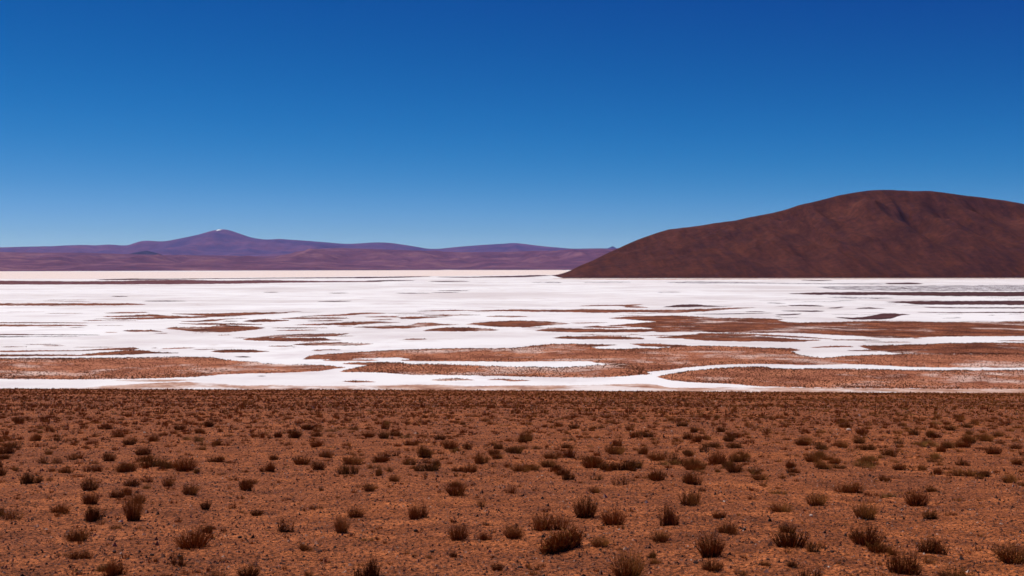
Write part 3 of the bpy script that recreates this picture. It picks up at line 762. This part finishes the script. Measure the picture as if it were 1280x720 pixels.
def shrub_layout(rng, n, hx, hy, h, fan, up, lumps):
    """bases spread over an oval foot, tips fanning out; unit metres"""
    cx = rng.uniform(-0.75, 0.75, lumps) * hx if lumps > 1 else np.zeros(1)
    cy = rng.uniform(-0.6, 0.6, lumps) * hy if lumps > 1 else np.zeros(1)
    lh = rng.uniform(0.75, 1.1, lumps)
    ls = rng.uniform(0.45, 0.75, lumps) if lumps > 1 else np.ones(1)
    w = ls / ls.sum()
    i = rng.choice(lumps, n, p=w)
    a = rng.uniform(0, 2 * np.pi, n)
    r = np.sqrt(rng.uniform(0, 1, n))
    ox, oy = r * np.cos(a), r * np.sin(a)
    base = np.stack([cx[i] + ox * hx * ls[i] * 0.5, cy[i] + oy * hy * ls[i] * 0.5, np.full(n, -0.03)], 1)
    hh = h * lh[i] * rng.uniform(0.40, 1.10, n) * (1 - 0.35 * r ** 2)
    lean = fan * rng.uniform(0.5, 1.2, n)
    tip = np.stack([cx[i] + ox * hx * ls[i] * (0.55 + 0.45 * lean) + rng.normal(0, 0.035, n),
                    cy[i] + oy * hy * ls[i] * (0.55 + 0.45 * lean) + rng.normal(0, 0.035, n), hh], 1)
    return base, tip

def tinted(name, V, Fc, tint, per, mat):
    me = mesh_np(name, V, Fc, False)
    at = me.attributes.new('tint', 'FLOAT', 'POINT')
    at.data.foreach_set('value', np.repeat(tint, per).astype(np.float32))
    me.materials.append(mat)
    return me

def with_side_twigs(rng, base, tip, k, spread):
    """k short side twigs leaving each stem"""
    n = len(base)
    b = np.repeat(base, k, 0); t = np.repeat(tip, k, 0)
    s = rng.uniform(0.35, 0.9, n * k)[:, None]
    o = b + (t - b) * s
    ln = np.linalg.norm(t - b, axis=1) * rng.uniform(0.18, 0.38, n * k)
    d = (t - b); d /= np.linalg.norm(d, axis=1)[:, None] + 1e-9
    d = d + rng.normal(0, spread, d.shape); d[:, 2] = np.abs(d[:, 2]) * 0.9 + 0.15
    d /= np.linalg.norm(d, axis=1)[:, None]
    return o, o + d * ln[:, None]

def make_shrub_mesh(seed, hx, hy, h, n, fan, lumps, thick=1.0, dry=False):
    rng = np.random.default_rng(seed)
    base, tip = shrub_layout(rng, n, hx, hy, h, fan, 0, lumps)
    bend = rng.normal(0, 0.02, (n, 3)); bend[:, 2] += 0.03 * h
    V1, F1 = spikes(base, tip, bend, np.full(n, 0.0055) * thick, np.full(n, 0.0042) * thick)
    o, e = with_side_twigs(rng, base, tip, 2, 0.45)
    V2, F2 = spikes(o, e, rng.normal(0, 0.008, (len(o), 3)), np.full(len(o), 0.0038) * thick, np.full(len(o), 0.0028) * thick)
    V = np.concatenate([V1, V2]); Fc = np.concatenate([F1, F2 + len(V1)])
    tint = np.concatenate([rng.uniform(0, 1, n), rng.uniform(0.2, 1, len(o))])
    tw = tinted('twigs', V, Fc, tint, 7, M_DRY if dry else M_TWIG)
    # woody base: short stout stems
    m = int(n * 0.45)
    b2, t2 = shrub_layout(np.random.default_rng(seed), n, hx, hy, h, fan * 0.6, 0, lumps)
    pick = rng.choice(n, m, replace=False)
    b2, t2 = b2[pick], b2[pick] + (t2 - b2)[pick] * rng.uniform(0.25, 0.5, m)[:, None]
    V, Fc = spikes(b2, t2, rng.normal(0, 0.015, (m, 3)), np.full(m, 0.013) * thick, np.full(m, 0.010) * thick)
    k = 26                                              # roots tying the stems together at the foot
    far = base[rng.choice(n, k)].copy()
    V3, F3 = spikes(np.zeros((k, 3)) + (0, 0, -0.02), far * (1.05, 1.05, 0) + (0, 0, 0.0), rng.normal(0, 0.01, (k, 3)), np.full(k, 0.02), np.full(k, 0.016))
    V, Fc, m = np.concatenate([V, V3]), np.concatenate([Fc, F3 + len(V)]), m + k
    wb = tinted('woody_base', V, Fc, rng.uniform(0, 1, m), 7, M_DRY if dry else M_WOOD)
    return tw, wb

# prototypes, each about 1 m wide; scaled when placed
PROTO = {}
def protos(kind, n, fn):
    PROTO[kind] = [fn(100 * (len(PROTO) + 1) + i) for i in range(n)]
protos('cushion', 5, lambda s: make_shrub_mesh(s, 0.5, 0.45, 0.46, 210, 1.15, 1))
protos('clump', 5, lambda s: make_shrub_mesh(s, 0.5, 0.40, 0.44, 220, 1.0, 4))
protos('sparse', 5, lambda s: make_shrub_mesh(s, 0.5, 0.45, 0.48, 70, 1.2, 3))
protos('tall', 2, lambda s: make_shrub_mesh(s, 0.5, 0.45, 1.15, 230, 1.35, 1))
protos('long', 2, lambda s: make_shrub_mesh(s, 0.5, 0.11, 0.42, 420, 0.9, 7))
protos('tuft', 3, lambda s: make_shrub_mesh(s, 0.5, 0.45, 0.40, 160, 1.1, 2, 0.8, True))

NATURAL_H = {'cushion': 0.46, 'clump': 0.44, 'sparse': 0.48, 'tall': 1.15, 'long': 0.42, 'tuft': 0.40}
CATS = {k: 'shrub' for k in PROTO}; CATS['tuft'] = 'grass tuft'
SHARED = {
    'cushion': ('dense rounded dark brown shrub growing on the red gravel slope', 'rounded shrubs on the gravel slope'),
    'clump': ('uneven several-headed dark brown shrub growing on the red gravel slope', 'several-headed shrubs on the gravel slope'),
    'sparse': ('thin open shrub of few bare brown stems on the red gravel slope', 'thin open shrubs on the gravel slope'),
    'tuft': ('pale orange dry grass tuft growing on the red gravel slope', 'dry grass tufts on the gravel slope'),
}

def depth_for(px, py):
    """depth on the gravel slope seen at a pixel"""
    lo, hi = 8.0, 300.0
    for _ in range(50):
        m = (lo + hi) / 2
        z = float(ground_z((px - 640) / F * m, m))
        row = HY + (CZ - z) / m * F
        if row > py: lo = m
        else: hi = m
    return (lo + hi) / 2

def place(kind, idx, x, y, width, height, rz, label, group, shear=0.0):
    tw, wb = PROTO[kind][idx % len(PROTO[kind])]
    nm = 'grass_tuft' if kind == 'tuft' else 'shrub'
    e = bpy.data.objects.new(nm, None)
    e.empty_display_size = 0.2
    COL.objects.link(e)
    e.location = (x, y, float(ground_z(x, y)))
    e.rotation_euler = (0, 0, rz)
    e.scale = (width, width, height / NATURAL_H[kind])
    e['label'] = label
    e['category'] = CATS[kind]
    if group:
        e['group'] = group
    obj('blades' if kind == 'tuft' else 'twigs', tw, None, e)
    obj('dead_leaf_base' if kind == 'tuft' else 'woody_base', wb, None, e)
    return e

# shrubs that can be told apart in the photograph: kind, column, foot row, width px, height px, turn, label
FEATURED = [
 ('long', 698, 688, 125, 26, 58, 'longest shrub, a slanting hedge-like bank of dark twigs'),
 ('tall', 167, 650, 33, 42, 0, 'tallest narrow dark shrub, higher than wide, on bare gravel'),
 ('cushion', 242, 684, 58, 26, 0, 'wide low dark shrub alone on bare gravel, uphill of the tall narrow shrub'),
 ('cushion', 785, 722, 56, 36, 0, 'bushy shrub just uphill of the long slanting shrub, with loose outer twigs'),
 ('cushion', 573, 675, 31, 23, 0, 'compact round black-based shrub beside a flat dead twig clump'),
 ('clump', 607, 676, 24, 11, 0, 'low flat blackish dead twig clump between two round shrubs'),
 ('cushion', 642, 672, 34, 19, 0, 'squat dark shrub just downhill of the long slanting shrub'),
 ('clump', 688, 662, 52, 26, 0, 'double-headed shrub, one head taller, downhill of the long slanting shrub'),
 ('cushion', 767, 656, 40, 23, 0, 'fan-shaped shrub with a black foot beside the leaning shrub'),
 ('cushion', 732, 646, 40, 31, 0, 'upright leaning shrub with a narrow foot and wide top'),
 ('clump', 836, 658, 34, 29, 0, 'forked shrub with a small separate head behind it'),
 ('cushion', 888, 694, 48, 30, 0, 'large round shrub of fine upright twigs, alone on gravel'),
 ('cushion', 988, 684, 60, 30, 0, 'broad black-footed shrub with a thin tuft at its side'),
 ('cushion', 1084, 682, 50, 28, 0, 'broad bowl-shaped shrub with spreading outer twigs'),
 ('clump', 1128, 717, 56, 36, 0, 'ragged large shrub uphill of the bowl-shaped shrub'),
 ('sparse', 1020, 686, 26, 16, 0, 'thin pale tuft of twigs beside the broad black-footed shrub'),
 ('clump', 865, 630, 40, 20, 0, None), ('cushion', 1020, 631, 36, 19, 0, None), ('cushion', 976, 640, 34, 17, 0, None),
 ('cushion', 1082, 648, 42, 22, 0, None), ('cushion', 1146, 632, 36, 28, 0, None), ('clump', 1165, 648, 22, 16, 0, None),
 ('clump', 1065, 616, 44, 18, 0, None), ('clump', 868, 604, 42, 18, 0, None), ('cushion', 427, 666, 26, 23, 0, None),
 ('sparse', 356, 664, 30, 24, 0, None), ('clump', 455, 722, 46, 28, 0, None), ('cushion', 238, 618, 28, 19, 0, None),
 ('clump', 308, 613, 34, 18, 0, None), ('clump', 115, 651, 40, 22, 0, None), ('cushion', 113, 630, 26, 20, 0, None),
 ('cushion', 112, 614, 28, 20, 0, None), ('cushion', 257, 637, 18, 14, 0, None), ('sparse', 288, 636, 20, 15, 0, None),
 ('cushion', 445, 646, 28, 16, 0, None), ('clump', 517, 649, 36, 22, 0, None), ('cushion', 570, 618, 36, 22, 0, None),
 ('clump', 606, 580, 32, 16, 0, None), ('cushion', 398, 587, 24, 13, 0, None), ('cushion', 666, 588, 24, 12, 0, None),
 ('cushion', 795, 585, 26, 12, 0, None), ('sparse', 637, 616, 28, 17, 0, None), ('sparse', 605, 633, 22, 16, 0, None),
 ('clump', 820, 600, 36, 16, 0, None), ('sparse', 775, 607, 30, 18, 0, None), ('cushion', 1053, 560, 22, 11, 0, None),
 ('clump', 860, 583, 30, 16, 0, None), ('cushion', 918, 590, 26, 18, 0, None), ('cushion', 950, 600, 26, 13, 0, None),
 ('cushion', 1043, 580, 22, 9, 0, None), ('clump', 530, 572, 30, 18, 0, None), ('cushion', 493, 602, 18, 12, 0, None),
 ('clump', 140, 720, 44, 24, 0, None), ('sparse', 218, 706, 30, 26, 0, None), ('clump', 1165, 690, 50, 22, 0, None),
 ('sparse', 1010, 722, 40, 20, 0, None), ('cushion', 165, 608, 26, 13, 0, None), ('clump', 190, 584, 50, 14, 0, None),
 ('cushion', 210, 608, 20, 14, 0, None), ('tuft', 143, 661, 22, 8, 0, 'small orange grass tuft beside a low dark twig heap, near the tall narrow shrub'),
 ('tuft', 1160, 573, 26, 9, 0, None), ('tuft', 970, 618, 30, 8, 0, None), ('tuft', 250, 552, 26, 8, 0, None),
]
SHORT = {(698, 685): 'the longest slanting shrub', (167, 650): 'the tallest narrow shrub', (242, 684): 'the lone wide low shrub', (573, 675): 'the compact black-based shrub',
         (732, 646): 'the leaning shrub', (888, 694): 'the large lone round shrub', (988, 684): 'the broad black-footed shrub', (1084, 682): 'the bowl-shaped shrub', (836, 658): 'the forked shrub'}
placed = []
def scatter():
    in_view = []
    for kind, px, py, w, h, rz, label in FEATURED:
        d = depth_for(px, py)
        x = (px - 640) / F * d
        width, height = w / F * d, h / F * d * 1.0
        rec = dict(kind=kind, x=x, y=d, w=width, h=height, rz=math.radians(rz) + (0 if kind == 'long' else random.uniform(0, 6.28)), label=label, pw=w * h * 9, feat=True, short=SHORT.get((px, py)))
        in_view.append(rec)
        placed.append((x, d, width * 0.5))
    # the rest: random, thinning where the featured ones stand
    near = [(p[0], p[1], p[2]) for p in placed]
    recs = []
    cells = {}
    def clear(x, y, r):
        cx, cy = int(x // 2), int(y // 2)
        for i in range(cx - 1, cx + 2):
            for j in range(cy - 1, cy + 2):
                for (a, b, c) in cells.get((i, j), ()):
                    if (a - x) ** 2 + (b - y) ** 2 < (c + r) ** 2 * 0.55:
                        return False
        return True
    def put(x, y, r):
        cells.setdefault((int(x // 2), int(y // 2)), []).append((x, y, r))
    for p in near: put(*p)
    ymax, N = 318.0, 41000
    yy = np.sqrt(RNG.uniform(11.5 ** 2, ymax ** 2, N))
    yy = np.concatenate([yy, 14 + 150 * RNG.random(6400) ** 1.15])    # small seedlings on the near slope
    tiny = np.arange(len(yy)) >= N
    N = len(yy)
    xx = RNG.uniform(-0.56, 0.56, N) * yy
    dn = fbm(xx / 9, yy / 9, 3, 41.0)
    gz = ground_z(xx, yy)
    for x, y, q, ti, zg in zip(xx, yy, dn, tiny, gz):
        dens = 0.50 + 0.85 * q + 0.004 * min(y, 250) + 0.16 * min(max((y - 30) / 20, 0), 1)
        if y < 34: dens *= 0.7
        if random.random() > dens: continue
        px = 640 + x / y * F
        w = 0.30 + 0.66 * random.random() ** 1.5
        if y < 36 and 101 < px < 1180: w *= 0.58
        if ti and random.random() > 1.25 - y / 130: continue
        if ti: w = random.uniform(0.10, 0.28)
        r = random.random()
        kind = 'cushion' if r < 0.40 else 'clump' if r < 0.72 else 'sparse' if r < 0.91 else 'tuft'
        h = w * random.uniform(0.30, 0.52) * (0.7 if kind == 'tuft' else 1)
        if not clear(x, y, w * 0.5): continue
        put(x, y, w * 0.5)
        py = HY + (CZ - zg) / y * F
        seen = -10 < px < 1290 and py < 745
        rec = dict(kind=kind, x=x, y=y, w=w, h=h, rz=random.uniform(0, 6.28), label=None, feat=False,
                   pw=(w * F / y) * (h * F / y) if seen else 0.0)
        recs.append(rec)
    allr = in_view + recs
    for rec in allr:
        rec['pw'] = rec['pw']
    shr = sorted([r for r in allr if r['kind'] != 'tuft'], key=lambda r: -r['pw'])
    tuf = sorted([r for r in allr if r['kind'] == 'tuft'], key=lambda r: -r['pw'])
    single = shr[:290] + tuf[:60]
    rest = [r for r in shr[290:] + tuf[60:]]
    grid = {}
    for r in allr:
        grid.setdefault((int(r['x'] // 3), int(r['y'] // 3)), []).append(r)
    def near_of(r):
        cx, cy = int(r['x'] // 3), int(r['y'] // 3)
        out = []
        for i in range(cx - 1, cx + 2):
            for j in range(cy - 1, cy + 2):
                for o in grid.get((i, j), ()):
                    if o is not r:
                        gap = math.hypot(o['x'] - r['x'], o['y'] - r['y']) - (o['w'] + r['w']) / 2
                        out.append((gap, o))
        return sorted(out, key=lambda q: q[0])
    size = lambda r: 'large' if r['w'] > 0.72 else 'middling' if r['w'] > 0.52 else 'small'
    KN = {'cushion': 'rounded dark shrub', 'clump': 'several-headed dark shrub', 'sparse': 'thin open brown shrub', 'tuft': 'orange dry grass tuft', 'tall': 'tall narrow shrub', 'long': 'long slanting shrub'}
    for k, r in enumerate(single):
        lab, grp = r['label'], None
        if lab is None:
            grp = SHARED[r['kind']][1]
            nb = near_of(r)
            form = 'low ' if r['h'] < 0.42 * r['w'] else 'upright ' if r['h'] > 0.52 * r['w'] else ''
            known = [(q, o) for q, o in nb if o['label'] and o.get('short') and q < 1.6]
            touch = [o for q, o in nb if q < 0.08]
            tufts = [o for q, o in nb if o['kind'] == 'tuft' and q < 0.6]
            if known:
                o = known[0][1]
                rel = ('downhill of ' if o['y'] < r['y'] else 'uphill of ') + o['short']
            elif len(touch) > 1:
                rel = 'in a cluster of touching shrubs'
            elif touch:
                rel = 'touching a %s %s' % (size(touch[0]), KN[touch[0]['kind']])
            elif tufts and r['kind'] != 'tuft':
                rel = 'close to an orange grass tuft'
            elif not nb or nb[0][0] > 1.0:
                rel = 'standing alone on bare gravel'
            else:
                rel = 'near a %s %s' % (size(nb[0][1]), KN[nb[0][1]['kind']])
            zone = '' if known else ' high on the slope' if r['y'] < 27 else ' partway down the slope' if r['y'] < 42 else ' well down the slope'
            lab = '%s %s%s %s%s' % (size(r), form, KN[r['kind']], rel, zone)
            if len(lab.split()) > 16:
                lab = '%s %s%s %s' % (size(r), form, KN[r['kind']], rel)
        place(r['kind'], k, r['x'], r['y'], r['w'], r['h'], r['rz'], lab, grp)
    return rest

REST = scatter()

def build_rest(rest):
    # lower-detail twig tufts for the rest, by distance
    groups = {}
    for r in rest:
        lod = (3 if r['w'] < 0.29 else 0) if r['y'] < 95 else 1 if r['y'] < 160 else 2
        groups.setdefault((lod, 'tuft' if r['kind'] == 'tuft' else 'sparse' if r['kind'] == 'sparse' else 'cushion', random.randrange(4)), []).append(r)
    parts = {'a': [], 'b': []}
    for (lod, kind, v), rs in groups.items():
        rng = np.random.default_rng(900 + lod * 10 + v)
        n = {('cushion', 0): 70, ('sparse', 0): 38, ('tuft', 0): 38, ('cushion', 3): 22, ('sparse', 3): 13, ('tuft', 3): 13, ('cushion', 1): 12, ('sparse', 1): 7, ('tuft', 1): 7, ('cushion', 2): 6, ('sparse', 2): 4, ('tuft', 2): 4}[(kind, lod)]
        base, tip = shrub_layout(rng, n, 0.5, 0.45, 1.0, 1.0, 0, 1 if v % 2 else 3)
        th = {0: 0.016, 3: 0.033, 1: 0.07, 2: 0.12}[lod]
        V, Fc = single_spikes(base, tip, rng.uniform(0.6, 1.2, n) * th)
        tint = rng.random(n)
        m = len(rs)
        ar = np.array([(r['x'], r['y'], r['w'], r['h'], r['rz']) for r in rs])
        c, s = np.cos(ar[:, 4]), np.sin(ar[:, 4])
        z0 = ground_z(ar[:, 0], ar[:, 1])
        X = (V[None, :, 0] * c[:, None] - V[None, :, 1] * s[:, None]) * ar[:, 2:3] + ar[:, 0:1]
        Y = (V[None, :, 0] * s[:, None] + V[None, :, 1] * c[:, None]) * ar[:, 2:3] + ar[:, 1:2]
        Z = V[None, :, 2] * ar[:, 3:4] + z0[:, None]
        VV = np.stack([X, Y, Z], 2).reshape(-1, 3)
        FF = (Fc[None] + (np.arange(m) * len(V))[:, None, None]).reshape(-1, 3)
        T = np.clip(np.repeat(tint, 4)[None, :] * 0.7 + RNG.random(m)[:, None] * 0.4, 0, 1.2)
        parts['b' if kind == 'tuft' else 'a'].append((VV, FF, T.ravel()))
    for key, nm, mat, lab, cat in (('a', 'shrub_cover', M_TWIG, 'countless small dark shrubs dotting the far gravel slope', 'shrubs'),
                                   ('b', 'dry_grass', M_DRY, 'scattered small orange dry grass tufts on the far slope', 'grass')):
        off, VS, FS, TS = 0, [], [], []
        for VV, FF, T in parts[key]:
            VS.append(VV); FS.append(FF + off); TS.append(T); off += len(VV)
        me = mesh_np(nm, np.concatenate(VS), np.concatenate(FS), False)
        at = me.attributes.new('tint', 'FLOAT', 'POINT')
        at.data.foreach_set('value', np.concatenate(TS).astype(np.float32))
        stuff(obj(nm, me, mat), lab, cat)
build_rest(REST)

# ------------------------------------------------------------------ gravel and stones
def stone_unit(rng):
    V = np.array([(1, 0, 0), (-1, 0, 0), (0, 1, 0), (0, -1, 0), (0, 0, 1.15)], float)
    V += rng.normal(0, 0.22, V.shape)
    V[:4, 2] -= 0.45                     # the lower half sits in the soil, so only the upper faces are built
    Fc = np.array([(0, 2, 4), (2, 1, 4), (1, 3, 4), (3, 0, 4)])
    return V, Fc

def build_gravel():
    VS, FS, TS, off = [], [], [], 0
    N = 110000
    for v in range(6):
        rng = np.random.default_rng(300 + v)
        V, Fc = stone_unit(rng)
        n = N // 6
        y = 12 + 170 * RNG.random(n) ** 2.3
        x = RNG.uniform(-0.54, 0.54, n) * y
        s = (0.010 + 0.022 * RNG.random(n) ** 2.5 + 0.025 * (RNG.random(n) > 0.985)) * (0.7 + 0.02 * y)
        rz = RNG.uniform(0, 6.28, n)
        fl = RNG.uniform(0.45, 0.9, n)
        c, sn = np.cos(rz), np.sin(rz)
        z = ground_z(x, y)
        near = 1 - smooth(45, 190, y)
        z = z + near * (0.030 * fbm(x / 0.8, y / 0.8, 3, 21.0) + 0.026 * fbm(x / 0.22, y / 0.22, 3, 31.0))
        X = (V[None, :, 0] * c[:, None] - V[None, :, 1] * sn[:, None]) * s[:, None] + x[:, None]
        Y = (V[None, :, 0] * sn[:, None] + V[None, :, 1] * c[:, None]) * s[:, None] + y[:, None]
        Z = V[None, :, 2] * (s * fl)[:, None] + z[:, None] + (s * 0.15)[:, None]
        VS.append(np.stack([X, Y, Z], 2).reshape(-1, 3))
        FS.append((Fc[None] + (np.arange(n) * 5)[:, None, None]).reshape(-1, 3) + off)
        t = np.clip(RNG.normal(0.46, 0.30, n), 0, 0.92)
        t = np.where(RNG.random(n) > 0.993, 1.0, t)
        TS.append(np.repeat(t, 5))
        off += n * 5
    me = mesh_np('gravel', np.concatenate(VS), np.concatenate(FS), False)
    at = me.attributes.new('tint', 'FLOAT', 'POINT')
    at.data.foreach_set('value', np.concatenate(TS).astype(np.float32))
    stuff(obj('gravel', me, M_STONE), 'loose small red and dark gravel covering the near slope', 'gravel')
build_gravel()

def stone(px, py, wpx, tint, label, group=None, seed=0):
    import bmesh
    d = depth_for(px, py)
    x = (px - 640) / F * d
    s = wpx / F * d / 2
    bm = bmesh.new()
    bmesh.ops.create_icosphere(bm, subdivisions=2, radius=1.0)
    rng = random.Random(seed)
    for v in bm.verts:
        k = 1 + 0.22 * float(fbm(v.co.x * 1.3 + seed, v.co.y * 1.3 + v.co.z, 2, seed))
        v.co = Vector((v.co.x * s * k, v.co.y * s * 0.8 * k, v.co.z * s * 0.55 * k))
    me = bpy.data.meshes.new('stone')
    bm.to_mesh(me); bm.free()
    at = me.attributes.new('tint', 'FLOAT', 'POINT')
    at.data.foreach_set('value', np.full(len(me.vertices), tint, np.float32))
    o = obj('stone', me, M_STONE)
    o.location = (x, d, float(ground_z(x, d)) + s * 0.2)
    o.rotation_euler = (0, 0, rng.uniform(0, 6.28))
    o['label'] = label; o['category'] = 'stone'
    if group: o['group'] = group
stone(520, 664, 7, 0.02, 'black stone alone on bare gravel near the compact round shrub', seed=1)
stone(1061, 538, 7, 1.0, 'flat whitish stone far down the gravel slope', seed=2)
stone(1014, 645, 6, 1.0, 'small pale stone on gravel among round shrubs', seed=3)
for i, (a, b, w) in enumerate([(264, 661, 7), (190, 694, 6), (225, 696, 7), (143, 690, 6), (826, 673, 6), (870, 704, 7), (608, 656, 6), (330, 700, 6), (400, 690, 7), (930, 662, 6), (1040, 690, 6), (500, 700, 6), (650, 710, 8), (540, 690, 6), (960, 700, 7), (1110, 655, 6), (715, 712, 6), (300, 672, 6)]):
    stone(a, b, w, 0.08, 'small dark brown stone lying on the red gravel', 'dark stones on the gravel slope', seed=10 + i)

# ------------------------------------------------------------------ haze
def build_haze():
    x, y0, y1, z0, z1 = 125000.0, -125000.0, 125000.0, -6.0, 2800.0
    V = [(-x, y0, z0), (x, y0, z0), (x, y1, z0), (-x, y1, z0), (-x, y0, z1), (x, y0, z1), (x, y1, z1), (-x, y1, z1)]
    Fc = [(3, 2, 1, 0), (4, 5, 6, 7), (0, 1, 5, 4), (1, 2, 6, 5), (2, 3, 7, 6), (3, 0, 4, 7)]
    t = NT('thin_blue_air')
    v = t.n('ShaderNodeVolumePrincipled')
    v.inputs['Color'].default_value = (0.18, 0.33, 1.0, 1)
    v.inputs['Absorption Color'].default_value = (1, 1, 1, 1)
    v.inputs['Density'].default_value = 0.42e-5
    v.inputs['Anisotropy'].default_value = 0.0
    t.l(v.outputs[0], t.out.inputs['Volume'])
    o = obj('haze', mesh_np('haze', V, Fc, False), t.m)
    o['kind'] = 'stuff'
    o['label'] = 'thin bluish haze in front of the far mountains'
    o['category'] = 'haze'
build_haze()
